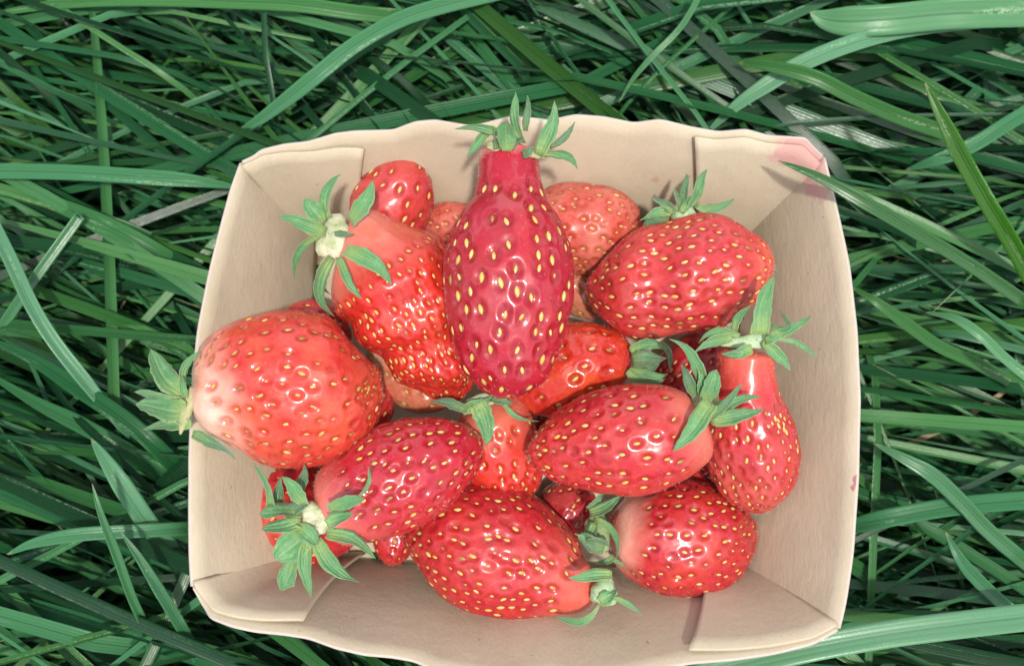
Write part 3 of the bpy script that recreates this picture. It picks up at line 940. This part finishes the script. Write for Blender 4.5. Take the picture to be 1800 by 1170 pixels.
sepals(s21, c21, .0325, [
    (1036, 902, 1092, 872, 28, dict(bend=5, dz=.003)), (1034, 894, 1062, 866, 18, dict(dz=.001, mat=M_SEPALD)),
    (1046, 918, 1012, 938, 26, dict(bend=-14, dz=.001)), (1064, 962, 1016, 940, 38, dict(mat=M_SEPALD, blunt=3)),
    (1046, 912, 1078, 986, 13, dict(bend=-22, dz=.003, wb=.8)), (1080, 976, 1042, 986, 14, dict(bend=-8)),
    (1076, 982, 1100, 994, 9, dict(dz=-.002)), (1030, 950, 1074, 968, 10, dict(bend=-10, mat=M_SEPALD, z=.034))])
c9 = calyx(s9, 330, 716, .053, 12, 44, 'pale', .5, ang=-.25, seed=12)
sepals(s9, c9, .0535, [
    (322, 690, 266, 612, 40, dict(bend=-12, dz=-.001, blunt=3)), (322, 680, 352, 616, 18, dict(bend=-14, dz=.002)),
    (322, 706, 236, 688, 26, dict(dz=-.002, blunt=3)), (328, 724, 238, 712, 46, dict(dz=-.001, blunt=3, wb=.8)),
    (336, 744, 250, 752, 26, dict(dz=-.003)), (338, 762, 412, 810, 24, dict(mat=M_SEPALD, bend=-8, dz=-.004)),
    (326, 700, 318, 660, 14, dict(dz=.001))])


# ------------------------------------------------------------------ grass
# limit above which a blade would run into the card: it is pressed down under the slanting wall instead
def polar(Pt):
    a = np.arctan2(Pt[:, 1] + .008, Pt[:, 0])
    r = np.hypot(Pt[:, 0], Pt[:, 1] + .008)
    i = np.argsort(a)
    return a[i], r[i]


_br = np.concatenate([W[kx][:, 0] for kx in 'LRBF'])
_tr = np.concatenate([W[kx][:, -1] for kx in 'LRBF'])
BA, BR = polar(_br)
TA, TR = polar(_tr)


def zlimit(x, y):
    a = np.arctan2(y + .008, x)
    r = np.hypot(x, y + .008)
    rb = np.interp(a, BA, BR, period=2 * math.pi)
    rt = np.interp(a, TA, TR, period=2 * math.pi)
    f = (r - rb - .002) / np.maximum(rt - rb, .004)
    return np.where(f < 0, BZ - .003, np.where(f < 1.05, BZ - .003 + f * (.05 - BZ), 1.))


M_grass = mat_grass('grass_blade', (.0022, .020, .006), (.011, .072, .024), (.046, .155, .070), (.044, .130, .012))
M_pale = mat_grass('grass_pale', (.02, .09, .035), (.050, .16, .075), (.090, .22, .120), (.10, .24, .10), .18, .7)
M_under = mat_grass('grass_under', (.001, .004, .0015), (.003, .013, .004), (.018, .060, .008), (.075, .125, .018), .3, .15)  # near-black greens put the shade of the gaps into the colour


def blades(n, spread, length, width, ztop, angf, rise, tonef, seed, nseg=12):
    r = np.random.default_rng(seed)
    x0 = r.uniform(-spread[0], spread[0], n)
    y0 = r.uniform(-spread[1], spread[1], n) - .01
    L = r.uniform(*length, n)
    w = r.uniform(*width, n)
    zt = r.uniform(*ztop, n)
    th = angf(r, x0, y0, n)
    t = np.linspace(0, 1, nseg + 1)[None]
    curl = r.normal(0, .22, n)[:, None]
    ang = th[:, None] + curl * t ** 1.5
    step = (L / nseg)[:, None]
    hor = np.clip((t / rise), .12, 1.0)
    dx, dy = np.cos(ang) * step * hor, np.sin(ang) * step * hor
    x = x0[:, None] + np.concatenate([np.zeros((n, 1)), np.cumsum(dx[:, 1:], 1)], 1)
    y = y0[:, None] + np.concatenate([np.zeros((n, 1)), np.cumsum(dy[:, 1:], 1)], 1)
    # centre each blade on its random spot so that the sward stays even
    x -= (x.mean(1) - x0)[:, None]
    y -= (y.mean(1) - y0)[:, None]
    up = 1 - (1 - np.clip(t / (rise * 1.6), 0, 1)) ** 2
    droop = np.clip(t - rise, 0, 1) ** 2 * r.uniform(.0, .035, n)[:, None]
    z = GZ + (zt[:, None] - GZ) * up - droop
    z = np.minimum(z, zlimit(x, y))
    C = np.stack([x, y, z], -1)
    T = unit(np.gradient(C, axis=1))
    up_ = np.array([0, 0, 1.])
    S = unit(np.cross(T, up_) + 1e-6)
    roll = r.normal(0, .45, n)[:, None] + r.normal(0, .5, n)[:, None] * t
    N = np.cross(S, T)
    S2 = S * np.cos(roll)[..., None] + N * np.sin(roll)[..., None]
    N2 = N * np.cos(roll)[..., None] - S * np.sin(roll)[..., None]
    prof = np.clip(.55 + t * 2.5, 0, 1) * np.clip(1 - np.clip((t - .45) / .55, 0, 1) ** 1.7, 0.03, 1)
    hw = (w[:, None] * .5 * prof)[..., None]
    fold = r.uniform(.1, .5, n)[:, None, None]
    A = C - S2 * hw + N2 * hw * fold
    B = C + S2 * hw + N2 * hw * fold
    V = np.stack([A, C, B], 2)                         # n, nseg+1, 3, 3
    V[..., 2] = np.minimum(V[..., 2], zlimit(V[..., 0], V[..., 1]) + .0004)
    q = gridq(nseg + 1, 3)
    Q = (q[None] + (np.arange(n) * (nseg + 1) * 3)[:, None, None]).reshape(-1, 4)
    uv = np.stack(np.broadcast_arrays(np.array([0, .5, 1.])[None, None], t[..., None] * np.ones((n, 1, 1))), -1)
    tone = np.broadcast_to(tonef(r, n)[:, None, None], (n, nseg + 1, 3))
    return V.reshape(-1, 3), Q, uv.reshape(-1, 2), tone.reshape(-1)


def combed(r, x, y, n):
    m = np.where(x < -.05, -24, np.where(x > .06, -16, -42)) + r.normal(0, 10, n)
    pick = r.random(n)
    m = np.where(pick < .06, r.uniform(-90, 90, n), m)
    m = np.where((pick > .12) & (pick < .3), r.normal(6, 9, n), m)
    m = np.where((pick > .3) & (pick < .38), r.normal(32, 9, n), m)
    th = np.radians(m)
    return th + np.where(r.random(n) < .68, math.pi, 0)


def wild(r, x, y, n):
    return r.uniform(0, 2 * math.pi, n)


v, q, uv, tn = blades(4700, (.30, .24), (.14, .29), (.0014, .0042), (-.042, .030), combed, .16, lambda r, n: np.clip(r.normal(.36, .31, n), 0, .86), 1)
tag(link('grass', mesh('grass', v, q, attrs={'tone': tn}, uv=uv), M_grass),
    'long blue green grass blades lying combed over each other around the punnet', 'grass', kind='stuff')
v, q, uv, tn = blades(2600, (.30, .24), (.10, .22), (.0008, .0019), (-.02, .028), combed, .2, lambda r, n: np.clip(r.normal(.5, .25, n), 0, .86), 5)
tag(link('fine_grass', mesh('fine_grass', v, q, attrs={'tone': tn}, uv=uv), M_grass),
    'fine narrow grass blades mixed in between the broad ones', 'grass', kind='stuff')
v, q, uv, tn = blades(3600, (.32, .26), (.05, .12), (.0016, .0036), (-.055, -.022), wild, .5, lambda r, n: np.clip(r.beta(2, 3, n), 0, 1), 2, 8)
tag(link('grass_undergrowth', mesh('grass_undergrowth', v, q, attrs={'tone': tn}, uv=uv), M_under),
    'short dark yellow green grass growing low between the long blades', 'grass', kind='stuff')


k = NT('dry_straw')
M_straw = k.set(**{'Base Color': k.mix(k.noise(80, 3, .6, k.obj()), (.20, .13, .06), (.36, .29, .16)), 'Roughness': .7})
v, q, uv, tn = blades(170, (.30, .24), (.04, .11), (.0007, .0022), (-.03, .012), wild, .4, lambda r, n: np.full(n, .5), 3, 8)
tag(link('dry_grass', mesh('dry_grass', v, q, attrs={'tone': tn}, uv=uv), M_straw),
    'thin dry straw coloured stalks scattered low in the green grass', 'dry grass', kind='stuff')


def hero(label, pts, w, zs, tone=.6, blunt=False, fold=.3, mat=None, tip='start', roll=0.):
    """one long blade that stands out in the photograph, its tip first"""
    n, m = 28, 7
    t = np.linspace(0, 1, n)
    P2 = catmull(pts, t)
    zz = catmull(zs, t)[:, 0] if len(zs) > 1 else np.full(n, zs[0])
    C = np.array([U(a, b, c) for (a, b), c in zip(P2, zz)])
    T = unit(np.gradient(C, axis=0))
    V = unit(CAM - C)
    S = unit(np.cross(T, V))
    N = np.cross(S, T)
    S, N = S * math.cos(roll) + N * math.sin(roll), N * math.cos(roll) - S * math.sin(roll)
    prof = np.clip(t / .35, 0, 1) ** .62 if not blunt else np.clip(.75 + t, 0, 1)
    prof = np.maximum(prof, .04)
    hw = .5 * w * np.array([PX(c) for c in C]) * prof
    a = np.linspace(-1, 1, m)
    P = C[:, None] + S[:, None] * hw[:, None, None] * a[None, :, None] + N[:, None] * (hw[:, None] * fold * np.abs(a)[None])[..., None]
    th = .00025 * N[:, None] * (1 - .6 * np.abs(a)[None, :, None])
    root = np.array([C[-1][0], C[-1][1], C[-1][2]])
    uv1 = np.stack(np.broadcast_arrays((a[None] + 1) / 2, 1 - t[:, None]), -1).reshape(-1, 2)
    me = thick_grid(P - root, -th, 'grass_blade', uv=np.concatenate([uv1, uv1]), attrs={'tone': np.full(2 * n * m, tone)})
    ob = link('grass_blade', me, mat or M_grass)
    ob.location = root
    return tag(ob, label, 'grass blade', 'single grass blades that stand out')


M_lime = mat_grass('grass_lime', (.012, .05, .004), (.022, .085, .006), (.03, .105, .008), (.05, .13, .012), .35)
hero('green blade whose tip lies over the back right corner of the punnet', [(1367, 282), (1440, 312), (1520, 356), (1600, 402), (1700, 462), (1810, 536)], 23, [.054, .056, .056, .052, .045, .035], .35)
hero('bright lime green stiff blade rising at the right edge of the grass', [(1626, 146), (1655, 205), (1690, 275), (1735, 355), (1780, 430), (1850, 560)], 29, [.062, .06, .056, .05, .04, .02], .6, mat=M_lime)
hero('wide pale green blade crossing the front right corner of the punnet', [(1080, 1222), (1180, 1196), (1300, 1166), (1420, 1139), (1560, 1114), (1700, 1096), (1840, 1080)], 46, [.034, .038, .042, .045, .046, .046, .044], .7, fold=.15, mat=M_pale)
hero('broad blade with a curled dry tip along the top right edge', [(1424, 22), (1450, 34), (1490, 38), (1560, 35), (1650, 26), (1740, 22), (1850, 20)], 52, [.03, .03, .032, .034, .034, .034, .03], .5, fold=.2, mat=M_pale)
hero('shiny silvery blade slanting down to the back rim at top right', [(1236, 240), (1290, 190), (1350, 148), (1410, 112), (1500, 76), (1600, 50), (1720, 36)], 30, [.02, .026, .03, .032, .032, .03, .028], .76, roll=.15, mat=M_pale)
hero('flat green blade pointing left above the back right corner', [(1296, 110), (1350, 116), (1430, 136), (1500, 170), (1580, 205), (1680, 240)], 26, [.03, .034, .036, .034, .03, .022], .5)
hero('pale bent blade slanting from the top edge down to the left of centre', [(395, 246), (440, 222), (500, 178), (560, 130), (620, 82), (700, 36), (780, 10), (880, -14)], 27, [.02, .026, .032, .036, .036, .034, .032, .03], .45, mat=M_pale)
hero('blade running flat along the top left edge of the grass', [(-40, 30), (100, 8), (240, -2), (400, 2), (520, 8), (620, 22), (700, 30)], 26, [.02, .024, .028, .03, .03, .028, .025], .72)
hero('broad dull green blade slanting down right behind the middle of the back wall', [(1060, 206), (1010, 166), (950, 116), (890, 68), (840, 24), (790, -20)], 34, [.006, .012, .018, .022, .024, .024], .65)
hero('wide horizontal blade reaching the left side of the back wall from the left edge', [(425, 330), (340, 318), (240, 310), (120, 303), (-40, 300)], 27, [.028, .032, .034, .034, .03], .74)
hero('long silvery folded blade falling from the left edge towards the bottom', [(265, 800), (215, 750), (150, 670), (95, 600), (55, 535), (20, 460), (-20, 380)], 24, [.012, .022, .03, .034, .036, .036, .034], .6, fold=.6, mat=M_pale)
hero('narrow blade standing up near the bottom left with its tip highest', [(162, 850), (178, 905), (205, 975), (232, 1050), (258, 1110), (280, 1190)], 16, [.05, .048, .042, .034, .024, .01], .7, fold=.6)
hero('tapering blade beside the narrow one at bottom left leaning right', [(212, 934), (245, 980), (285, 1045), (315, 1095), (345, 1150), (370, 1200)], 20, [.042, .04, .036, .03, .022, .012], .6)
hero('pointed blue green blade lying flat at bottom left with its tip to the left', [(12, 974), (60, 954), (130, 940), (210, 934), (300, 930), (345, 926)], 24, [.034, .036, .036, .034, .03, .022], .76)
hero('long dark green blade slanting down right under the big orange strawberry stem', [(-30, 590), (60, 632), (150, 690), (230, 745), (290, 800), (345, 860)], 30, [.022, .026, .028, .028, .024, .01], .4)
hero('blade slanting down right across the left edge below the dark green one', [(-30, 650), (60, 705), (140, 745), (220, 790), (290, 835), (340, 880)], 28, [.018, .022, .024, .022, .016, .006], .55)
hero('shiny blade with painted pale glints left of the punnet', [(160, 770), (190, 815), (225, 868), (262, 922), (300, 965), (338, 1005)], 34, [.034, .036, .034, .03, .022, .012], .66, mat=M_pale)
hero('blade with a thin tip curving down right near the lower right edge', [(1535, 778), (1590, 806), (1640, 835), (1690, 882), (1740, 935), (1830, 1010)], 27, [.038, .04, .04, .036, .03, .02], .7)
hero('wide blade reaching right from the lower right side of the punnet', [(1490, 926), (1550, 912), (1640, 895), (1720, 885), (1840, 876)], 32, [.024, .03, .032, .032, .03], .66, blunt=True)
hero('bright arched blade at the right edge level with the long necked strawberry', [(1624, 548), (1680, 560), (1725, 590), (1765, 628), (1840, 690)], 18, [.036, .042, .044, .042, .036], .5, mat=M_pale)
hero('thin blade starting at the right rim and falling away to the right', [(1494, 503), (1540, 530), (1590, 566), (1650, 608), (1720, 640), (1830, 700)], 22, [.036, .038, .036, .032, .026, .018], .5)
hero('thin wiry blade arching at the top right of centre', [(1088, 181), (1112, 140), (1150, 96), (1190, 56), (1215, 20), (1232, -15)], 11, [.03, .034, .038, .04, .04, .038], .78)
hero('cut off blade with a square pale end at the left', [(92, 356), (150, 380), (220, 412), (290, 452), (360, 500), (400, 530)], 32, [.026, .028, .028, .024, .016, .006], .56, blunt=True)
hero('pale blade slanting up right at the right edge below the silvery one', [(1590, 300), (1650, 280), (1710, 255), (1770, 218), (1840, 176)], 26, [.022, .028, .03, .032, .032], .74)
hero('blade slanting up to the left at the lower right corner, pointed', [(1662, 934), (1690, 985), (1730, 1030), (1780, 1075), (1830, 1120)], 24, [.04, .04, .036, .03, .022], .68)
hero('blue green blade falling steeply left of the big orange strawberry', [(-5, 420), (40, 510), (55, 500), (90, 440), (140, 380)][3:] + [(50, 505), (0, 580)], 18, [.03, .032, .03, .024], .7)
